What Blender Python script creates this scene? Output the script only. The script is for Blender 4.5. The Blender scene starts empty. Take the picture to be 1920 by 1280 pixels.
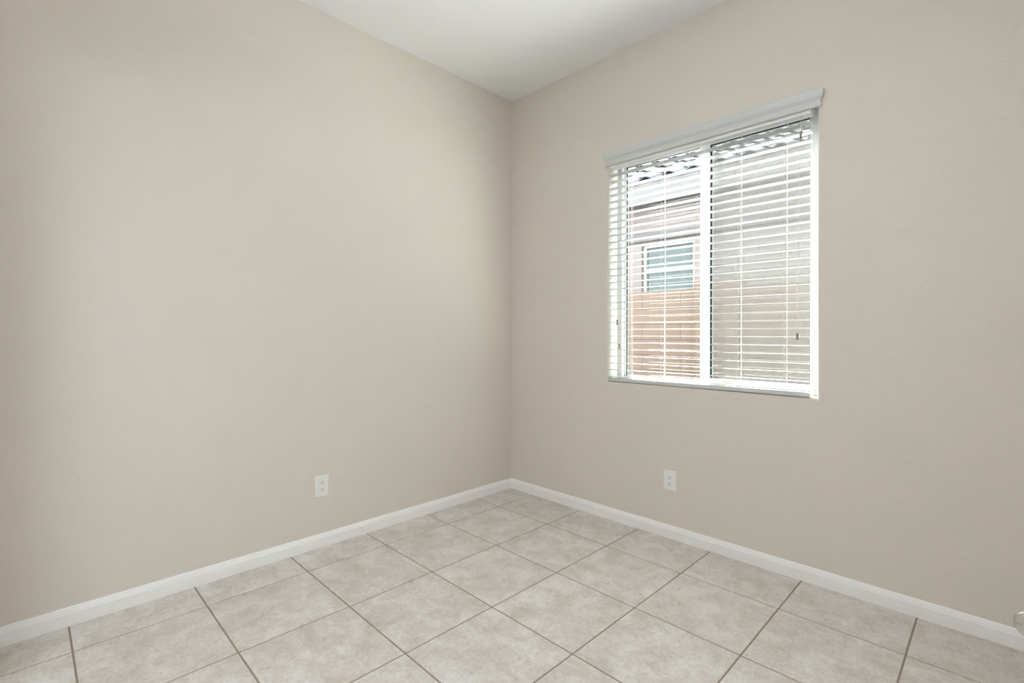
import bpy, bmesh, math, random
from math import radians as RAD, sin, cos, pi
from mathutils import Vector, Matrix

sc = bpy.context.scene
COL = sc.collection

# ------------------------------------------------------------------ camera
TH, PITCH, ROLL = 0.785919, 0.000364, 0.0022916
CAM = Vector((2.7513, -2.7429, 1.2210))
F = Vector((-sin(TH) * cos(PITCH), cos(TH) * cos(PITCH), sin(PITCH)))
R = Vector((cos(TH), sin(TH), 0))
U = R.cross(F)
R2 = R * cos(ROLL) + U * sin(ROLL)
U2 = U * cos(ROLL) - R * sin(ROLL)
cam_data = bpy.data.cameras.new('camera')
cam = bpy.data.objects.new('camera', cam_data)
COL.objects.link(cam)
cam.matrix_world = Matrix(((R2.x, U2.x, -F.x, CAM.x), (R2.y, U2.y, -F.y, CAM.y),
                           (R2.z, U2.z, -F.z, CAM.z), (0, 0, 0, 1)))
cam_data.sensor_width = 36
cam_data.lens = 917.49 / 1920 * 36
cam_data.shift_y = -15.35 / 1920
cam_data.clip_start = 0.01
sc.camera = cam

# ------------------------------------------------------------------ light
world = bpy.data.worlds.new('sky')
sc.world = world
world.use_nodes = True
bg = world.node_tree.nodes['Background']
bg.inputs[0].default_value = (0.86, 0.94, 1.0, 1)
bg.inputs[1].default_value = 10.0

SUN_STRENGTH = 130.0
sun_d = bpy.data.lights.new('sun', 'SUN')
sun_d.energy = SUN_STRENGTH
sun_d.angle = RAD(0.6)
sun_d.color = (1.0, 0.96, 0.9)
sun = bpy.data.objects.new('sun', sun_d)
COL.objects.link(sun)
el, az = RAD(37), RAD(40)                       # from the front left of the window
to_sun = Vector((-sin(az) * cos(el), cos(az) * cos(el), sin(el)))
sun.rotation_euler = to_sun.to_track_quat('Z', 'Y').to_euler()
sun.location = (-3, 6, 8)

ROOM_FILL_UP, ROOM_FILL_DOWN, HALL_FILL = 9, 23, 7.6  # glow of the added fill lamps in room and hall
sc.view_settings.view_transform = 'Standard'
sc.view_settings.look = 'None'
sc.view_settings.gamma = 1
sc.view_settings.use_curve_mapping = False
sc.view_settings.exposure = 0.045
sc.cycles.max_bounces = 14
sc.cycles.diffuse_bounces = 8
sc.cycles.transparent_max_bounces = 24
sc.cycles.use_denoising = True
sc.cycles.caustics_reflective = False
sc.cycles.caustics_refractive = False

# ------------------------------------------------------------------ helpers
def tag(o, label=None, cat=None, group=None, kind=None):
    if label: o['label'] = label
    if cat: o['category'] = cat
    if group: o['group'] = group
    if kind: o['kind'] = kind
    return o

def empty(name, loc=(0, 0, 0), rz=0):
    o = bpy.data.objects.new(name, None)
    COL.objects.link(o)
    o.location = loc
    o.rotation_euler = (0, 0, rz)
    o.empty_display_size = 0.1
    return o

def build(name, bm, mats, parent=None, smooth=False):
    bmesh.ops.recalc_face_normals(bm, faces=bm.faces)
    me = bpy.data.meshes.new(name)
    bm.to_mesh(me)
    bm.free()
    for m in (mats if isinstance(mats, (list, tuple)) else [mats]):
        me.materials.append(m)
    if smooth:
        for p in me.polygons: p.use_smooth = True
    o = bpy.data.objects.new(name, me)
    COL.objects.link(o)
    if parent: o.parent = parent
    return o

def box(bm, x0, x1, y0, y1, z0, z1, bev=0.0, seg=2, mat=0):
    vs = [bm.verts.new((x, y, z)) for x in (x0, x1) for y in (y0, y1) for z in (z0, z1)]
    idx = ((0, 1, 3, 2), (4, 6, 7, 5), (0, 4, 5, 1), (2, 3, 7, 6), (0, 2, 6, 4), (1, 5, 7, 3))
    fs = [bm.faces.new([vs[i] for i in f]) for f in idx]
    for f in fs: f.material_index = mat
    if bev > 0:
        es = list({e for f in fs for e in f.edges})
        r = bmesh.ops.bevel(bm, geom=es, offset=bev, segments=seg, profile=0.5, affect='EDGES')
        for f in r['faces']: f.material_index = mat
    return vs

def sweep(bm, rings, closed_ring=False, cap=True):
    """rings: list of lists of points with equal lengths; skins neighbouring rings"""
    V = [[bm.verts.new(p) for p in ring] for ring in rings]
    n = len(V[0])
    for a, b in zip(V, V[1:]):
        for i in range(n if closed_ring else n - 1):
            j = (i + 1) % n
            bm.faces.new((a[i], a[j], b[j], b[i]))
    if cap:
        bm.faces.new(V[0])
        bm.faces.new(V[-1][::-1])
    return V

def tube(bm, pts, r, n=8, cap=True):
    pts = [Vector(p) for p in pts]
    rr = r if isinstance(r, (list, tuple)) else [r] * len(pts)
    rings = []
    for i, p in enumerate(pts):
        t = (pts[min(i + 1, len(pts) - 1)] - pts[max(i - 1, 0)]).normalized()
        a = Vector((1, 0, 0)) if abs(t.x) < 0.9 else Vector((0, 1, 0))
        u = t.cross(a).normalized()
        v = t.cross(u)
        rings.append([p + (u * cos(2 * pi * k / n) + v * sin(2 * pi * k / n)) * rr[i] for k in range(n)])
    sweep(bm, rings, True, cap)

# ------------------------------------------------------------------ materials
def new_mat(name):
    m = bpy.data.materials.new(name)
    m.use_nodes = True
    nt = m.node_tree
    return m, nt, nt.nodes['Principled BSDF']

def N(nt, t, **kw):
    n = nt.nodes.new(t)
    for k, v in kw.items(): setattr(n, k, v)
    return n

def plain(name, col, rough=0.5, metal=0.0, spec=0.4, var=0.03, scale=12.0, bump=0.0, bscale=120.0):
    m, nt, b = new_mat(name)
    tc = N(nt, 'ShaderNodeTexCoord')
    nz = N(nt, 'ShaderNodeTexNoise')
    nz.inputs['Scale'].default_value = scale
    nz.inputs['Detail'].default_value = 4
    nt.links.new(tc.outputs['Object'], nz.inputs['Vector'])
    mix = N(nt, 'ShaderNodeMix', data_type='RGBA')
    mix.inputs['A'].default_value = (*[c * (1 - var) for c in col], 1)
    mix.inputs['B'].default_value = (*[min(1, c * (1 + var)) for c in col], 1)
    nt.links.new(nz.outputs['Fac'], mix.inputs['Factor'])
    nt.links.new(mix.outputs['Result'], b.inputs['Base Color'])
    b.inputs['Roughness'].default_value = rough
    b.inputs['Metallic'].default_value = metal
    b.inputs['Specular IOR Level'].default_value = spec
    if bump > 0:
        n2 = N(nt, 'ShaderNodeTexNoise')
        n2.inputs['Scale'].default_value = bscale
        n2.inputs['Detail'].default_value = 3
        nt.links.new(tc.outputs['Object'], n2.inputs['Vector'])
        bp = N(nt, 'ShaderNodeBump')
        bp.inputs['Strength'].default_value = bump
        bp.inputs['Distance'].default_value = 0.002
        nt.links.new(n2.outputs['Fac'], bp.inputs['Height'])
        nt.links.new(bp.outputs['Normal'], b.inputs['Normal'])
    return m

def wall_paint(name, col, bump=0.22):
    """matt paint over a knocked-down plaster texture"""
    m, nt, b = new_mat(name)
    tc = N(nt, 'ShaderNodeTexCoord')
    n1 = N(nt, 'ShaderNodeTexNoise')
    n1.inputs['Scale'].default_value = 38
    n1.inputs['Detail'].default_value = 4
    n1.inputs['Roughness'].default_value = 0.6
    nt.links.new(tc.outputs['Object'], n1.inputs['Vector'])
    ramp = N(nt, 'ShaderNodeValToRGB')
    ramp.color_ramp.elements[0].position = 0.42
    ramp.color_ramp.elements[1].position = 0.62
    nt.links.new(n1.outputs['Fac'], ramp.inputs['Fac'])
    n2 = N(nt, 'ShaderNodeTexNoise')
    n2.inputs['Scale'].default_value = 160
    nt.links.new(tc.outputs['Object'], n2.inputs['Vector'])
    add = N(nt, 'ShaderNodeMath', operation='MULTIPLY_ADD')
    nt.links.new(n2.outputs['Fac'], add.inputs[0])
    add.inputs[1].default_value = 0.35
    nt.links.new(ramp.outputs['Color'], add.inputs[2])
    bp = N(nt, 'ShaderNodeBump')
    bp.inputs['Strength'].default_value = bump
    bp.inputs['Distance'].default_value = 0.0015
    nt.links.new(add.outputs[0], bp.inputs['Height'])
    nt.links.new(bp.outputs['Normal'], b.inputs['Normal'])
    b.inputs['Base Color'].default_value = (*col, 1)
    b.inputs['Roughness'].default_value = 0.75
    b.inputs['Specular IOR Level'].default_value = 0.25
    return m

PAINT = (0.70, 0.658, 0.594)
M_wall = wall_paint('beige_wall_paint', PAINT)
M_ceil = wall_paint('white_ceiling_paint', (0.85, 0.87, 0.89), 0.12)
M_trim = plain('white_trim_paint', (0.88, 0.88, 0.87), 0.35, var=0.01)
M_blind = plain('white_blind_vinyl', (0.60, 0.61, 0.605), 0.42, var=0.01)
M_val = plain('white_valance_vinyl', (0.62, 0.63, 0.625), 0.4, var=0.01)
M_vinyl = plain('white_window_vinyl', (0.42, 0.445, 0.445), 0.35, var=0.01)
M_gasket = plain('dark_gasket', (0.012, 0.018, 0.022), 0.7, spec=0.1)
M_cord = plain('off_white_cord', (0.72, 0.72, 0.70), 0.8)
M_wood = plain('tan_wood_tassel', (0.24, 0.20, 0.165), 0.5, var=0.2, scale=80)
M_plate = plain('white_outlet_plastic', (0.82, 0.82, 0.80), 0.3, var=0.01)
M_dark = plain('dark_slot', (0.03, 0.03, 0.03), 0.6)
M_nickel = plain('satin_nickel', (0.62, 0.60, 0.57), 0.22, metal=1.0, var=0.02)
M_stucco = plain('pinkish_grey_stucco', (0.178, 0.153, 0.146), 0.9, spec=0.1, var=0.06, scale=3, bump=0.15, bscale=60)
M_own = plain('tan_exterior_stucco', (0.15, 0.13, 0.112), 0.9, spec=0.1, var=0.05, bump=0.6, bscale=60)
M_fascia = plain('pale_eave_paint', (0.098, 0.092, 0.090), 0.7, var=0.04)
M_gravel = plain('gravel_ground', (0.12, 0.10, 0.085), 0.95, spec=0.1, var=0.3, scale=60, bump=1.0, bscale=90)
M_door = plain('white_door_paint', (0.80, 0.80, 0.79), 0.4, var=0.01)
M_slab = plain('concrete_slab', (0.4, 0.39, 0.37), 0.9)

def tile_mat():
    m, nt, b = new_mat('greige_ceramic_tile')
    geo = N(nt, 'ShaderNodeNewGeometry')
    tc = N(nt, 'ShaderNodeTexCoord')
    off = N(nt, 'ShaderNodeVectorMath', operation='SCALE')
    comb = N(nt, 'ShaderNodeCombineXYZ')
    nt.links.new(geo.outputs['Random Per Island'], comb.inputs[0])
    nt.links.new(geo.outputs['Random Per Island'], comb.inputs[1])
    nt.links.new(geo.outputs['Random Per Island'], comb.inputs[2])
    nt.links.new(comb.outputs[0], off.inputs[0])
    off.inputs['Scale'].default_value = 37.0
    add = N(nt, 'ShaderNodeVectorMath', operation='ADD')
    nt.links.new(tc.outputs['Object'], add.inputs[0])
    nt.links.new(off.outputs[0], add.inputs[1])
    def noise(scale, detail, rough, dist=0.0):
        n = N(nt, 'ShaderNodeTexNoise')
        n.inputs['Scale'].default_value = scale
        n.inputs['Detail'].default_value = detail
        n.inputs['Roughness'].default_value = rough
        n.inputs['Distortion'].default_value = dist
        nt.links.new(add.outputs[0], n.inputs['Vector'])
        return n
    big = noise(7.5, 7, 0.66, 0.4)
    fine = noise(75, 5, 0.7, 0.3)
    tan = noise(13, 8, 0.72, 0.5)
    r1 = N(nt, 'ShaderNodeValToRGB')
    r1.color_ramp.elements[0].position = 0.34
    r1.color_ramp.elements[0].color = (0.575, 0.535, 0.488, 1)
    r1.color_ramp.elements[1].position = 0.66
    r1.color_ramp.elements[1].color = (0.740, 0.722, 0.695, 1)
    nt.links.new(big.outputs['Fac'], r1.inputs['Fac'])
    r2 = N(nt, 'ShaderNodeValToRGB')
    r2.color_ramp.elements[0].position = 0.50
    r2.color_ramp.elements[0].color = (0, 0, 0, 1)
    r2.color_ramp.elements[1].position = 0.70
    r2.color_ramp.elements[1].color = (0.70, 0.70, 0.70, 1)
    nt.links.new(tan.outputs['Fac'], r2.inputs['Fac'])
    mx = N(nt, 'ShaderNodeMix', data_type='RGBA')
    nt.links.new(r2.outputs['Color'], mx.inputs['Factor'])
    nt.links.new(r1.outputs['Color'], mx.inputs['A'])
    mx.inputs['B'].default_value = (0.52, 0.445, 0.365, 1)
    r3 = N(nt, 'ShaderNodeValToRGB')
    r3.color_ramp.elements[0].position = 0.25
    r3.color_ramp.elements[0].color = (0.80, 0.785, 0.76, 1)
    r3.color_ramp.elements[1].position = 0.6
    r3.color_ramp.elements[1].color = (1, 1, 1, 1)
    nt.links.new(fine.outputs['Fac'], r3.inputs['Fac'])
    mul = N(nt, 'ShaderNodeMix', data_type='RGBA', blend_type='MULTIPLY')
    mul.inputs['Factor'].default_value = 1
    nt.links.new(mx.outputs['Result'], mul.inputs['A'])
    nt.links.new(r3.outputs['Color'], mul.inputs['B'])
    nt.links.new(mul.outputs['Result'], b.inputs['Base Color'])
    b.inputs['Roughness'].default_value = 0.5
    b.inputs['Specular IOR Level'].default_value = 0.3
    bp = N(nt, 'ShaderNodeBump')
    bp.inputs['Strength'].default_value = 0.08
    bp.inputs['Distance'].default_value = 0.002
    nt.links.new(fine.outputs['Fac'], bp.inputs['Height'])
    nt.links.new(bp.outputs['Normal'], b.inputs['Normal'])
    return m
M_tile = tile_mat()
M_grout = plain('brown_grout', (0.30, 0.235, 0.18), 0.9, spec=0.1, var=0.12, scale=30)

def glass_mat(name, tint, refl=1.0):
    m = bpy.data.materials.new(name)
    m.use_nodes = True
    nt = m.node_tree
    nt.nodes.remove(nt.nodes['Principled BSDF'])
    out = nt.nodes['Material Output']
    tr = N(nt, 'ShaderNodeBsdfTransparent')
    tr.inputs['Color'].default_value = (*tint, 1)
    gl = N(nt, 'ShaderNodeBsdfGlossy')
    gl.inputs['Roughness'].default_value = 0.02
    lw = N(nt, 'ShaderNodeLayerWeight')         # Schlick reflectance, the same from both faces of the sheet
    lw.inputs['Blend'].default_value = 0.5
    pw_ = N(nt, 'ShaderNodeMath', operation='POWER')
    pw_.inputs[1].default_value = 5
    nt.links.new(lw.outputs['Facing'], pw_.inputs[0])
    mu = N(nt, 'ShaderNodeMath', operation='MULTIPLY_ADD')
    mu.inputs[1].default_value = 0.96 * refl
    mu.inputs[2].default_value = 0.04 * refl
    nt.links.new(pw_.outputs[0], mu.inputs[0])
    mx = N(nt, 'ShaderNodeMixShader')
    nt.links.new(mu.outputs[0], mx.inputs[0])
    nt.links.new(tr.outputs[0], mx.inputs[1])
    nt.links.new(gl.outputs[0], mx.inputs[2])
    nt.links.new(mx.outputs[0], out.inputs['Surface'])
    return m
M_glass = glass_mat('clear_window_glass', (0.97, 0.985, 0.98))

def screen_mat():
    """woven fibreglass screen, finer than a pixel: part open, part grey thread"""
    m = bpy.data.materials.new('grey_insect_mesh')
    m.use_nodes = True
    nt = m.node_tree
    b = nt.nodes['Principled BSDF']
    b.inputs['Base Color'].default_value = (0.22, 0.22, 0.22, 1)
    b.inputs['Roughness'].default_value = 0.8
    out = nt.nodes['Material Output']
    tr = N(nt, 'ShaderNodeBsdfTransparent')
    mx = N(nt, 'ShaderNodeMixShader')
    mx.inputs[0].default_value = 0.38
    nt.links.new(tr.outputs[0], mx.inputs[1])
    nt.links.new(b.outputs[0], mx.inputs[2])
    nt.links.new(mx.outputs[0], out.inputs['Surface'])
    return m
M_screen = screen_mat()

def block_mat():
    m, nt, b = new_mat('tan_concrete_block')
    tc = N(nt, 'ShaderNodeTexCoord')
    sep = N(nt, 'ShaderNodeSeparateXYZ')
    nt.links.new(tc.outputs['Object'], sep.inputs[0])
    cmb = N(nt, 'ShaderNodeCombineXYZ')
    sx = N(nt, 'ShaderNodeMath', operation='ADD')
    sx.inputs[1].default_value = 4.0 - 0.23
    nt.links.new(sep.outputs['X'], sx.inputs[0])
    sz = N(nt, 'ShaderNodeMath', operation='ADD')
    sz.inputs[1].default_value = 2.0 - 0.015
    nt.links.new(sep.outputs['Z'], sz.inputs[0])
    nt.links.new(sx.outputs[0], cmb.inputs[0])
    nt.links.new(sz.outputs[0], cmb.inputs[1])
    br = N(nt, 'ShaderNodeTexBrick')
    br.inputs['Color1'].default_value = (0.150, 0.113, 0.089, 1)
    br.inputs['Color2'].default_value = (0.138, 0.104, 0.081, 1)
    br.inputs['Mortar'].default_value = (0.085, 0.062, 0.048, 1)
    br.inputs['Scale'].default_value = 1.0
    br.inputs['Mortar Size'].default_value = 0.004
    br.inputs['Brick Width'].default_value = 0.40
    br.inputs['Row Height'].default_value = 0.15
    nt.links.new(cmb.outputs[0], br.inputs['Vector'])
    nt.links.new(br.outputs['Color'], b.inputs['Base Color'])
    b.inputs['Roughness'].default_value = 0.9
    b.inputs['Specular IOR Level'].default_value = 0.1
    return m
M_block = block_mat()

def roof_mat():
    m, nt, b = new_mat('grey_concrete_roof_tile')
    geo = N(nt, 'ShaderNodeNewGeometry')
    ramp = N(nt, 'ShaderNodeValToRGB')
    ramp.color_ramp.elements[0].color = (0.022, 0.026, 0.034, 1)
    ramp.color_ramp.elements[1].color = (0.05, 0.052, 0.057, 1)
    nt.links.new(geo.outputs['Random Per Island'], ramp.inputs['Fac'])
    nt.links.new(ramp.outputs['Color'], b.inputs['Base Color'])
    b.inputs['Roughness'].default_value = 0.8
    return m
M_roof = roof_mat()

# ------------------------------------------------------------------ setting
H = 3.06
X1, Y1, YH = 2.96, -2.84, -4.30          # side wall, back wall, far end of the hall
WX0, WX1, WZ0, WZ1 = 0.905, 2.115, 0.906, 2.39
T = 0.45
FX0, FY0 = 0.2441, 0.3593
xo = {0: -0.0034, 1: -0.0023, 2: -0.0007, 4: 0.0064, 3: 0.0010}
yo = {0: 0.0039, 1: 0.0023, 2: -0.0009, 3: -0.0012, 4: -0.0013, 5: -0.0027}
xl = [0.0] + [FX0 + i * T + xo.get(i, 0) for i in range(0, 7) if FX0 + i * T < X1 - 0.05] + [X1]
yl = [0.0] + [-(FY0 + j * T + yo.get(j, 0)) for j in range(0, 10) if FY0 + j * T < -YH - 0.05] + [YH]

bm = bmesh.new()
g = 0.0030                                # half a grout joint
dep = 0.0016
for i in range(len(xl) - 1):
    for j in range(len(yl) - 1):
        a, b_ = xl[i] + g, xl[i + 1] - g
        c, d = yl[j + 1] + g, yl[j] - g
        e = 0.0012
        top = [bm.verts.new(p) for p in ((a + e, c + e, 0), (b_ - e, c + e, 0), (b_ - e, d - e, 0), (a + e, d - e, 0))]
        bot = [bm.verts.new(p) for p in ((a, c, -dep), (b_, c, -dep), (b_, d, -dep), (a, d, -dep))]
        bm.faces.new(top)
        for k in range(4):
            bm.faces.new((bot[k], bot[(k + 1) % 4], top[(k + 1) % 4], top[k]))
box(bm, 0, X1, YH, 0, -0.12, -dep, mat=1)
fl = build('floor', bm, [M_tile, M_grout])
tag(fl, 'square mottled greige ceramic floor tiles with brown grout', 'floor', kind='structure')

bm = bmesh.new()
box(bm, -0.2, X1 + 0.2, YH - 0.2, 0.2, H, H + 0.2)
tag(build('ceiling', bm, M_ceil), 'smooth white ceiling meeting both beige walls', 'ceiling', kind='structure')

bm = bmesh.new()
box(bm, -0.2, 0, YH - 0.2, 0, -0.2, H)
tag(build('wall_left', bm, M_wall), 'long blank beige wall left of the corner', 'wall', kind='structure')

# window wall: hole with bullnose plaster corners
bm = bmesh.new()
def ring(o, y, x0=WX0, x1=WX1, z0=WZ0, z1=WZ1):
    return [bm.verts.new(p) for p in ((x0 - o, y, z0 - o), (x1 + o, y, z0 - o), (x1 + o, y, z1 + o), (x0 - o, y, z1 + o))]
WT = 0.21
r = 0.014
loops = [(r * (1 - sin(k * pi / 16)), r * (1 - cos(k * pi / 16))) for k in range(9)]
outer_in = ring(0, 0, 0.0, X1 + 0.2, -0.2, H)
rs = [outer_in] + [ring(o, y) for o, y in loops] + [ring(0, WT)]
rs.append(ring(0, WT, -0.2, X1 + 0.2, -0.2, H))
for q, (a, b_) in enumerate(zip(rs, rs[1:])):
    for k in range(4):
        f = bm.faces.new((a[k], a[(k + 1) % 4], b_[(k + 1) % 4], b_[k]))
        if q == len(rs) - 2: f.material_index = 1
        if 1 <= q <= 8: f.smooth = True
a, b_ = rs[-1], rs[0]
for k in range(4):
    bm.faces.new((a[k], a[(k + 1) % 4], b_[(k + 1) % 4], b_[k]))
tag(build('wall_right', bm, [M_wall, M_own]), 'beige wall with the window, right of the corner', 'wall', kind='structure')

bm = bmesh.new()
box(bm, X1, X1 + 0.2, YH - 0.2, 0, -0.2, H)
tag(build('wall_side', bm, M_wall), 'beige wall behind the open door', 'wall', kind='structure')
DX0, DX1, DH = 0.40, 2.79, 2.30  # unseen doorway, widened and its head set to shape the hall fill light
bm = bmesh.new()
box(bm, 0, DX0, Y1 - 0.12, Y1, 0, H)
box(bm, DX1, X1, Y1 - 0.12, Y1, 0, H)
box(bm, DX0, DX1, Y1 - 0.12, Y1, DH, H)
tag(build('wall_back', bm, M_wall), 'unseen beige wall behind the viewer, doorway widened for the hall fill light', 'wall', kind='structure')
bm = bmesh.new()
box(bm, 0, X1, YH - 0.2, YH, 0, H)
tag(build('wall_hall', bm, M_wall), 'far beige wall of the hall outside the doorway', 'wall', kind='structure')

# baseboards
BH, BT = 0.0762, 0.0132
prof = [(0, 0), (BT, 0), (BT, 0.0520), (BT - 0.0012, 0.0545), (BT - 0.0025, 0.0555), (BT - 0.0028, 0.0600),
        (BT - 0.0050, 0.0655), (BT - 0.0062, 0.0690), (BT - 0.0066, 0.0715), (BT - 0.0080, 0.0745), (BT - 0.0105, BH), (0, BH)]
bm = bmesh.new()
sweep(bm, [[(d, Y1, z) for d, z in prof], [(d, -d, z) for d, z in prof]], True)
tag(build('baseboard_left', bm, M_trim), 'white moulded baseboard along the left wall', 'baseboard', kind='structure')
bm = bmesh.new()
sweep(bm, [[(d, -d, z) for d, z in prof], [(X1, -d, z) for d, z in prof]], True)
tag(build('baseboard_right', bm, M_trim), 'white moulded baseboard under the window wall', 'baseboard', kind='structure')

# ------------------------------------------------------------------ window
win = empty('window_1', (0, 0, 0))
tag(win, 'white vinyl sliding window set back in the right wall', 'window', kind='structure')
def frame_bm(x0, x1, z0, z1, y0, y1, wl, wr, wb, wt, bev=0.002):
    bm = bmesh.new()
    box(bm, x0, x0 + wl, y0, y1, z0, z1, bev)
    box(bm, x1 - wr, x1, y0, y1, z0, z1, bev)
    box(bm, x0 + wl, x1 - wr, y0, y1, z0, z0 + wb, bev)
    box(bm, x0 + wl, x1 - wr, y0, y1, z1 - wt, z1, bev)
    return bm
build('window_frame', frame_bm(WX0, WX1, WZ0, WZ1, 0.113, 0.185, 0.035, 0.035, 0.026, 0.030), M_vinyl, win)
# fixed pane on the left, outer track
fx = build('fixed_sash', frame_bm(WX0 + 0.035, 1.531, WZ0 + 0.026, WZ1 - 0.030, 0.146, 0.178, 0.010, 0.067, 0.010, 0.012, 0.0015), M_vinyl, win)
bm = bmesh.new(); box(bm, 0.950, 1.464, 0.160, 0.164, 0.942, 2.348)
build('pane', bm, M_glass, fx)
build('gasket', frame_bm(0.950, 1.464, 0.942, 2.348, 0.154, 0.1595, 0.006, 0.003, 0.003, 0.003, 0), M_gasket, fx)
# sliding sash on the right, inner track
sl = build('sliding_sash', frame_bm(1.489, WX1 - 0.030, WZ0 + 0.022, WZ1 - 0.024, 0.121, 0.145, 0.045, 0.033, 0.034, 0.028, 0.002), M_vinyl, win)
bm = bmesh.new(); box(bm, 1.534, 2.056, 0.134, 0.138, 0.962, 2.338)
build('pane', bm, M_glass, sl)
build('gasket', frame_bm(1.534, 2.052, 0.962, 2.338, 0.1285, 0.1335, 0.008, 0.003, 0.003, 0.006, 0), M_gasket, sl)
sf = build('insect_screen', frame_bm(1.500, WX1 - 0.03, WZ0 + 0.02, WZ1 - 0.02, 0.187, 0.196, 0.02, 0.02, 0.02, 0.02, 0.001), M_vinyl, win)
bm = bmesh.new(); box(bm, 1.519, WX1 - 0.049, 0.1912, 0.1918, WZ0 + 0.039, WZ1 - 0.039)
build('screen_cloth', bm, M_screen, sf)

# ------------------------------------------------------------------ blind
BX0, BX1 = 0.9095, 2.0845
LAD = [1.060, 1.2865, 1.513, 1.740, 1.9665]
NS, Z_TOP, Z_BOT = 31, 2.2694, 0.9397
step = (Z_TOP - Z_BOT) / (NS - 1)
bl = empty('window_blind', (1.5, 0.03, 1.65))
tag(bl, 'white horizontal slat blind with moulded valance filling the window', 'blind')
def child(name, bm, mat, parent, smooth=False):
    o = build(name, bm, mat, parent, smooth)
    o.matrix_parent_inverse = Matrix.Translation(-Vector((1.5, 0.03, 1.65))) if parent is bl else Matrix.Identity(4)
    return o
# valance, crown profile with mitred returns (d = distance out from the wall)
vp = [(0.0262, 2.4120), (0.0270, 2.4090), (0.0262, 2.3860), (0.0245, 2.3740), (0.0228, 2.3725), (0.0228, 2.3700), (0.0205, 2.3690),
      (0.0205, 2.3660), (0.0160, 2.3600), (0.0140, 2.3530), (0.0140, 2.3450), (0.0170, 2.3390), (0.0175, 2.3310),
      (0.0160, 2.3285), (0.0130, 2.3275)]
back = [(0.004, 2.3275), (0.004, 2.4120)]
bm = bmesh.new()
full = vp + back
rings = []
rings.append([(WX0 - d, -0.0006, z) for d, z in full])
rings.append([(WX0 - d, -d, z) for d, z in full])
rings.append([(WX1 + d, -d, z) for d, z in full])
rings.append([(WX1 + d, -0.0006, z) for d, z in full])
sweep(bm, rings, True)
child('valance', bm, M_val, bl)
bm = bmesh.new(); box(bm, BX0, BX1, 0.001, 0.054, 2.310, 2.362, 0.002)
child('headrail', bm, plain('white_enamelled_steel', (0.88, 0.89, 0.88), 0.35, var=0.01), bl)
bm = bmesh.new()
for k in range(NS):
    z = Z_TOP - k * step
    pts = []
    n = 6
    for s in range(n + 1):
        u = s / n
        pts.append((0.0004 + 0.0500 * u, z + 0.0008 - 0.0008 * (2 * u - 1) ** 2 + 0.0010))
    for s in range(n, -1, -1):
        u = s / n
        pts.append((0.0004 + 0.0500 * u, z + 0.0008 - 0.0008 * (2 * u - 1) ** 2 - 0.0016))
    sweep(bm, [[(BX0, y, zz) for y, zz in pts], [(BX1, y, zz) for y, zz in pts]], True)
child('slats', bm, M_blind, bl)
bm = bmesh.new(); box(bm, BX0 + 0.001, BX1 - 0.001, 0.000, 0.052, 0.9095, 0.9285, 0.003)
child('bottom_rail', bm, M_blind, bl)
for x in LAD:
    bm = bmesh.new()
    for y in (-0.0012, 0.0520):
        tube(bm, [(x, y, 2.311), (x, y, 0.926)], 0.0006, 6)
    for k in range(NS):
        z = Z_TOP - k * step - 0.0026
        tube(bm, [(x, -0.0012, z), (x, 0.0520, z)], 0.0006, 5)
    child('ladder_cord', bm, M_cord, bl)
# lift cords through the slats, seen a little slack where they run down the middle of a slat
for x, s in ((1.0655, 0.0), (1.292, 0.006), (1.7455, -0.004), (1.972, 0.0)):
    bm = bmesh.new()
    pts = [(x + s * sin(pi * q / 14) * (1 if q < 9 else .5), 0.0265 + abs(s) * sin(pi * q / 14), 2.311 - (2.311 - 0.927) * q / 14) for q in range(15)]
    tube(bm, pts, 0.0007, 6)
    child('lift_cord', bm, M_cord, bl)

def tassel_bm(x, y, z0, z1, rt):
    """turned wooden tassel, narrow waist"""
    prof = [(0, 0.15), (0.04, 0.75), (0.12, 0.95), (0.3, 0.72), (0.5, 0.55), (0.7, 0.62), (0.88, 0.95), (0.95, 1.0), (1.0, 0.6)]
    bm = bmesh.new()
    tube(bm, [(x, y, z1 + (z0 - z1) * t) for t, _ in prof], [rt * q for _, q in prof], 14)
    return bm
def pull(pts, x, z0, z1, rt):
    bm = bmesh.new()
    tube(bm, pts, 0.0009, 6)
    c = child('pull_cord', bm, M_cord, bl)
    t = build('tassel', tassel_bm(x, -0.0075, z0, z1, rt), M_wood, c, True)
    t['label'] = 'small turned tan wood tassel'
    return c
Yc = -0.0075
pull([(2.0440, 0.000, 2.336), (2.0441, Yc, 2.322), (2.0405, Yc, 2.28), (2.0420, Yc, 2.233)], 2.0420, 2.190, 2.231, 0.0085)
pull([(2.0445, 0.000, 2.336), (2.0450, Yc, 2.322), (2.0530, Yc, 2.292), (2.0500, Yc, 2.262), (2.0425, -0.0165, 2.226), (2.0405, -0.0165, 2.19),
      (2.0370, -0.009, 1.80), (2.0320, -0.008, 1.40), (2.0297, Yc, 1.225)], 2.0297, 1.192, 1.226, 0.0075)
pull([(0.9830, 0.000, 2.336), (0.9830, Yc, 2.31), (0.9815, Yc, 1.80), (0.9810, Yc, 1.312)], 0.9810, 1.279, 1.312, 0.0065)
pull([(0.9900, 0.000, 2.336), (0.9900, Yc, 2.31), (0.9960, Yc, 1.80), (0.9976, Yc, 1.156)], 0.9976, 1.123, 1.156, 0.0065)

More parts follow.
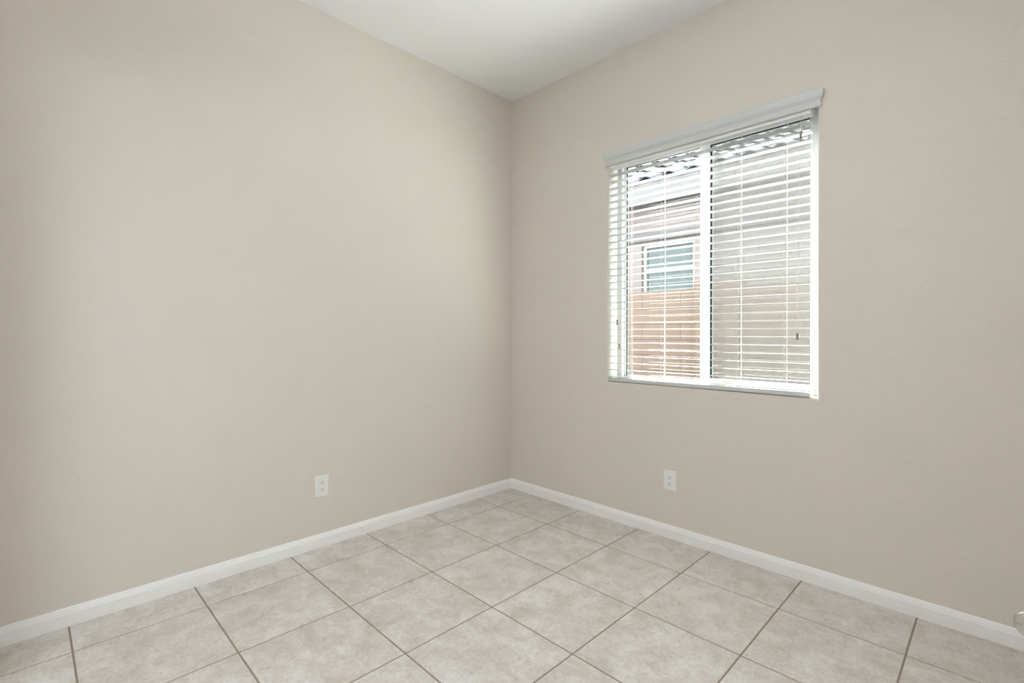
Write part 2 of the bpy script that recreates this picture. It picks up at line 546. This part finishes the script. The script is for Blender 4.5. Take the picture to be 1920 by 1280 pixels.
# ------------------------------------------------------------------ outlets
def outlet(name, loc, rz, ground_up, label):
    """built facing -y, centre at the origin, back on y = 0"""
    o = empty(name, loc, rz)
    tag(o, label, 'outlet', 'wall outlets')
    w, h = 0.0390, 0.0605
    bm = bmesh.new()
    pr = [(w, h, 0.0), (w, h, -0.0025), (w - 0.0012, h - 0.0012, -0.0042), (w - 0.0045, h - 0.0045, -0.0056)]
    sweep(bm, [[(-a, y, -b), (a, y, -b), (a, y, b), (-a, y, b)] for a, b, y in pr], True)
    build('cover_plate', bm, M_plate, o)
    for zc in (0.0195, -0.0195):
        bm = bmesh.new()
        rings = []
        for y, sh in ((-0.0050, 0), (-0.0066, 0), (-0.0072, 0.0008)):
            pts = []
            for k in range(28):
                an = 2 * pi * k / 28
                px, pz = 0.0172 * cos(an), 0.0172 * sin(an)
                pz = max(-0.0143, min(0.0143, pz))
                f = 1 - sh / 0.0172
                pts.append((px * f, y, zc + pz * f))
            rings.append(pts)
        sweep(bm, rings, True)
        rc = build('receptacle', bm, M_plate, o)
        sg = 1 if ground_up else -1
        bm = bmesh.new()
        for sx, hh in ((-0.0063, 0.0040), (0.0063, 0.0046)):
            box(bm, sx - 0.0012, sx + 0.0012, -0.00745, -0.0066, zc - sg * 0.0035 - hh, zc - sg * 0.0035 + hh)
        tube(bm, [(0, -0.00750, zc + sg * 0.0075), (0, -0.0066, zc + sg * 0.0075)], 0.0027, 12)
        build('slots', bm, M_dark, rc)
    bm = bmesh.new()
    tube(bm, [(0, -0.0052, 0), (0, -0.0064, 0), (0, -0.0068, 0)], [0.0032, 0.0032, 0.0022], 14)
    build('screw', bm, M_plate, o)
    return o
outlet('wall_outlet', (1.3480, -0.0002, 0.3440), 0, False, 'white duplex outlet low on the wall below the window')
outlet('wall_outlet', (0.0002, -1.5315, 0.3450), pi / 2, True, 'white duplex outlet low on the blank left wall')

# ------------------------------------------------------------------ open door at the right of the viewer
DA = RAD(4.5)
dr = empty('door_1', (2.775, -2.823, 0.0), pi / 2 - DA)       # local +x runs from hinge to free edge, +y faces the room
tag(dr, 'open white door just past the right edge, its nickel lever in view', 'door', kind='structure')
bm = bmesh.new()
box(bm, 0, 0.914, -0.035, 0, 0.012, 2.03, 0.002)
def panel(bm, x0, x1, z0, z1):
    for y0, y1 in ((0.0, 0.004), (-0.039, -0.035)):
        box(bm, x0, x1, y0, y1, z0, z1, 0.003)
for x0, x1 in ((0.12, 0.41), (0.50, 0.79)):
    for z0, z1 in ((0.25, 0.85), (1.05, 1.55), (1.66, 1.88)):
        panel(bm, x0, x1, z0, z1)
build('door_leaf', bm, M_door, dr)
LZ = 0.9500
bm = bmesh.new()
hx = 0.914 - 0.062
tube(bm, [(hx, 0, LZ), (hx, 0.006, LZ), (hx, 0.010, LZ), (hx, 0.0101, LZ)], [0.032, 0.032, 0.027, 0.013], 28)
tube(bm, [(hx, 0.010, LZ), (hx, 0.036, LZ)], 0.010, 20)
path = [(0.012, 0.037, 0.005), (0.010, 0.037, 0.009), (0.0, 0.038, 0.0115), (-0.02, 0.040, 0.0115), (-0.045, 0.0435, 0.0105),
        (-0.07, 0.049, 0.0105), (-0.09, 0.0555, 0.0115), (-0.104, 0.0605, 0.0122), (-0.112, 0.0632, 0.0118), (-0.1155, 0.0644, 0.0098), (-0.1178, 0.0652, 0.0055)]
tube(bm, [(hx + a, y, LZ) for a, y, _ in path], [q for _, _, q in path], 24)
h = build('door_handle', bm, M_nickel, dr, True)
h['label'] = 'satin nickel lever handle'

# ------------------------------------------------------------------ unseen bowl lamps, added out of frame as fill light
def lit_mat(name, strength, col):
    m = bpy.data.materials.new(name)
    m.use_nodes = True
    b = m.node_tree.nodes['Principled BSDF']
    b.inputs['Base Color'].default_value = (0.9, 0.9, 0.88, 1)
    b.inputs['Emission Color'].default_value = (*col, 1)
    b.inputs['Emission Strength'].default_value = strength
    return m
def fill_lamp(x, y, drop, up, down, k_, label, col=(0.838, 0.907, 1.02)):
    """added fill lamp: bowl on a stem, glowing tray on top, glowing shell below"""
    o = empty('fill_light', (x, y, H))
    tag(o, label, 'lamp', 'added fill lamps')
    bm = bmesh.new()
    tube(bm, [(0, 0, -0.0005), (0, 0, -0.018), (0, 0, -0.026)], [0.065, 0.065, 0.052], 32)
    build('canopy', bm, M_nickel, o)
    bm = bmesh.new()
    tube(bm, [(0, 0, -0.026), (0, 0, -drop - 0.05)], 0.009, 12)
    build('stem', bm, M_nickel, o)
    n = 10
    bm = bmesh.new()
    zs = [(-drop - 0.095 * k_ * sin(k / n * pi / 2), 0.21 * k_ * cos(k / n * pi / 2)) for k in range(n + 1)]
    tube(bm, [(0, 0, z) for z, _ in zs], [max(0.004, q) for _, q in zs], 40, cap=False)
    build('fill_bowl', bm, lit_mat('glowing_fill_bowl', down, col), o, True)
    bm = bmesh.new()
    tube(bm, [(0, 0, -drop - 0.022), (0, 0, -drop - 0.018)], 0.19 * k_, 40)
    build('fill_tray', bm, lit_mat('glowing_fill_tray', up, col), o)
    return o
fill_lamp(1.95, -1.72, 0.42, ROOM_FILL_UP, ROOM_FILL_DOWN, 1.0, 'added fill lamp, bowl shaped, hanging unseen in the room')
fill_lamp(1.90, -3.60, 0.80, HALL_FILL, HALL_FILL, 2.4, 'large added fill lamp, bowl shaped, hanging unseen in the hall')

# ------------------------------------------------------------------ outside
bm = bmesh.new()
box(bm, -14, 14, WT + 0.001, 14, -0.45, -0.15)
tag(build('ground', bm, M_gravel), 'gravel side yard between the two houses', 'ground', kind='structure')

# block fence
fe = empty('block_fence', (0, 1.6, -0.15))
tag(fe, 'tan concrete block fence outside the window', 'fence')
def world_child(name, bm, mat, parent, smooth=False):
    o = build(name, bm, mat, parent, smooth)
    o.matrix_parent_inverse = Matrix.Translation(parent.location).inverted()
    return o
bm = bmesh.new(); box(bm, -6, 5, 1.60, 1.75, -0.15, 1.636, 0.004)
world_child('block_wall', bm, M_block, fe)
bm = bmesh.new(); box(bm, 0.763, 1.163, 1.58, 1.77, -0.15, 1.70, 0.004)
world_child('pilaster', bm, M_block, fe)

# neighbour's house
nh = empty('neighbor_house', (0, 3.05, -0.15))
tag(nh, 'pinkish stucco house with grey tile roof seen through the blind', 'house')
NX0, NX1, NZ0, NZ1 = -0.622, 0.100, 1.715, 2.39
YN = 3.05
bm = bmesh.new()
o_ = [bm.verts.new(p) for p in ((-7, YN, -0.15), (6, YN, -0.15), (6, YN, 3.0), (-7, YN, 3.0))]
i_ = [bm.verts.new(p) for p in ((NX0, YN, NZ0), (NX1, YN, NZ0), (NX1, YN, NZ1), (NX0, YN, NZ1))]
j_ = [bm.verts.new(p) for p in ((NX0, YN + 0.2, NZ0), (NX1, YN + 0.2, NZ0), (NX1, YN + 0.2, NZ1), (NX0, YN + 0.2, NZ1))]
k_ = [bm.verts.new(p) for p in ((-7, YN + 0.2, -0.15), (6, YN + 0.2, -0.15), (6, YN + 0.2, 3.0), (-7, YN + 0.2, 3.0))]
for a, b_ in ((o_, i_), (i_, j_), (j_, k_), (k_, o_)):
    for q in range(4):
        bm.faces.new((a[q], a[(q + 1) % 4], b_[(q + 1) % 4], b_[q]))
world_child('wall', bm, M_stucco, nh)
bm = bmesh.new(); box(bm, -7, 6, YN - 0.045, YN, 2.425, 2.545, 0.01)
world_child('stucco_band', bm, M_fascia, nh)
EY, EZ = 2.60, 3.045
bm = bmesh.new()
box(bm, -7.3, 6.3, EY, EY + 0.04, 2.825, EZ)
box(bm, -7.3, 6.3, EY + 0.04, YN + 0.2, 2.832, 2.872)
world_child('eave', bm, M_fascia, nh)
wf = frame_bm(NX0, NX1, NZ0, NZ1, YN + 0.05, YN + 0.11, 0.042, 0.042, 0.042, 0.042)
box(wf, NX0 + 0.042, NX1 - 0.042, YN + 0.055, YN + 0.10, 2.030, 2.078, 0.002)
w_ = world_child('window', wf, plain('off_white_house_window_frame', (0.30, 0.30, 0.29), 0.6, var=0.01), nh)
M_ng = plain('greenish_reflective_glass', (0.066, 0.087, 0.081), 0.08, spec=0.25, var=0.0)
bm = bmesh.new(); box(bm, NX0 + 0.038, NX1 - 0.038, YN + 0.082, YN + 0.090, NZ0 + 0.038, NZ1 - 0.038)
build('pane', bm, M_ng, w_)
# S-tile roof, every tile course-and-pan its own small shell
bm = bmesh.new()
slope = 0.46
pw, cl = 0.30, 0.36
random.seed(4)
ca = 1 / math.sqrt(1 + slope * slope)
for cidx in range(14):
    for t in range(46):
        x0 = -7.3 + t * pw
        d0 = cidx * cl * ca - 0.03
        lift = random.uniform(-0.004, 0.006)
        V = []
        for s in range(9):
            u = s / 8
            zz = 0.048 * sin(pi * min(1, u / 0.62)) if u < 0.62 else -0.016 * sin(pi * (u - 0.62) / 0.38)
            row = []
            for dd, up in ((d0, 0.045), (d0 + (cl + 0.05) * ca, 0.012)):
                row.append((x0 + u * (pw + 0.004), EY + dd, EZ + slope * dd + up + zz + lift))
            V.append(row)
        top = [[bm.verts.new(p) for p in row] for row in V]
        bot = [[bm.verts.new((p[0], p[1], p[2] - 0.014)) for p in row] for row in V]
        for s in range(8):
            bm.faces.new((top[s][0], top[s + 1][0], top[s + 1][1], top[s][1]))
            bm.faces.new((bot[s][0], bot[s][1], bot[s + 1][1], bot[s + 1][0]))
            bm.faces.new((top[s][0], bot[s][0], bot[s + 1][0], top[s + 1][0]))
world_child('tile_roof', bm, M_roof, nh)
bm = bmesh.new()
sweep(bm, [[(x, EY, EZ - 0.005), (x, EY + 4.9, EZ - 0.005 + 4.9 * slope), (x, EY + 9.8, EZ - 0.005)] for x in (-7.3, 6.3)], True)
world_child('roof_deck', bm, M_slab, nh)
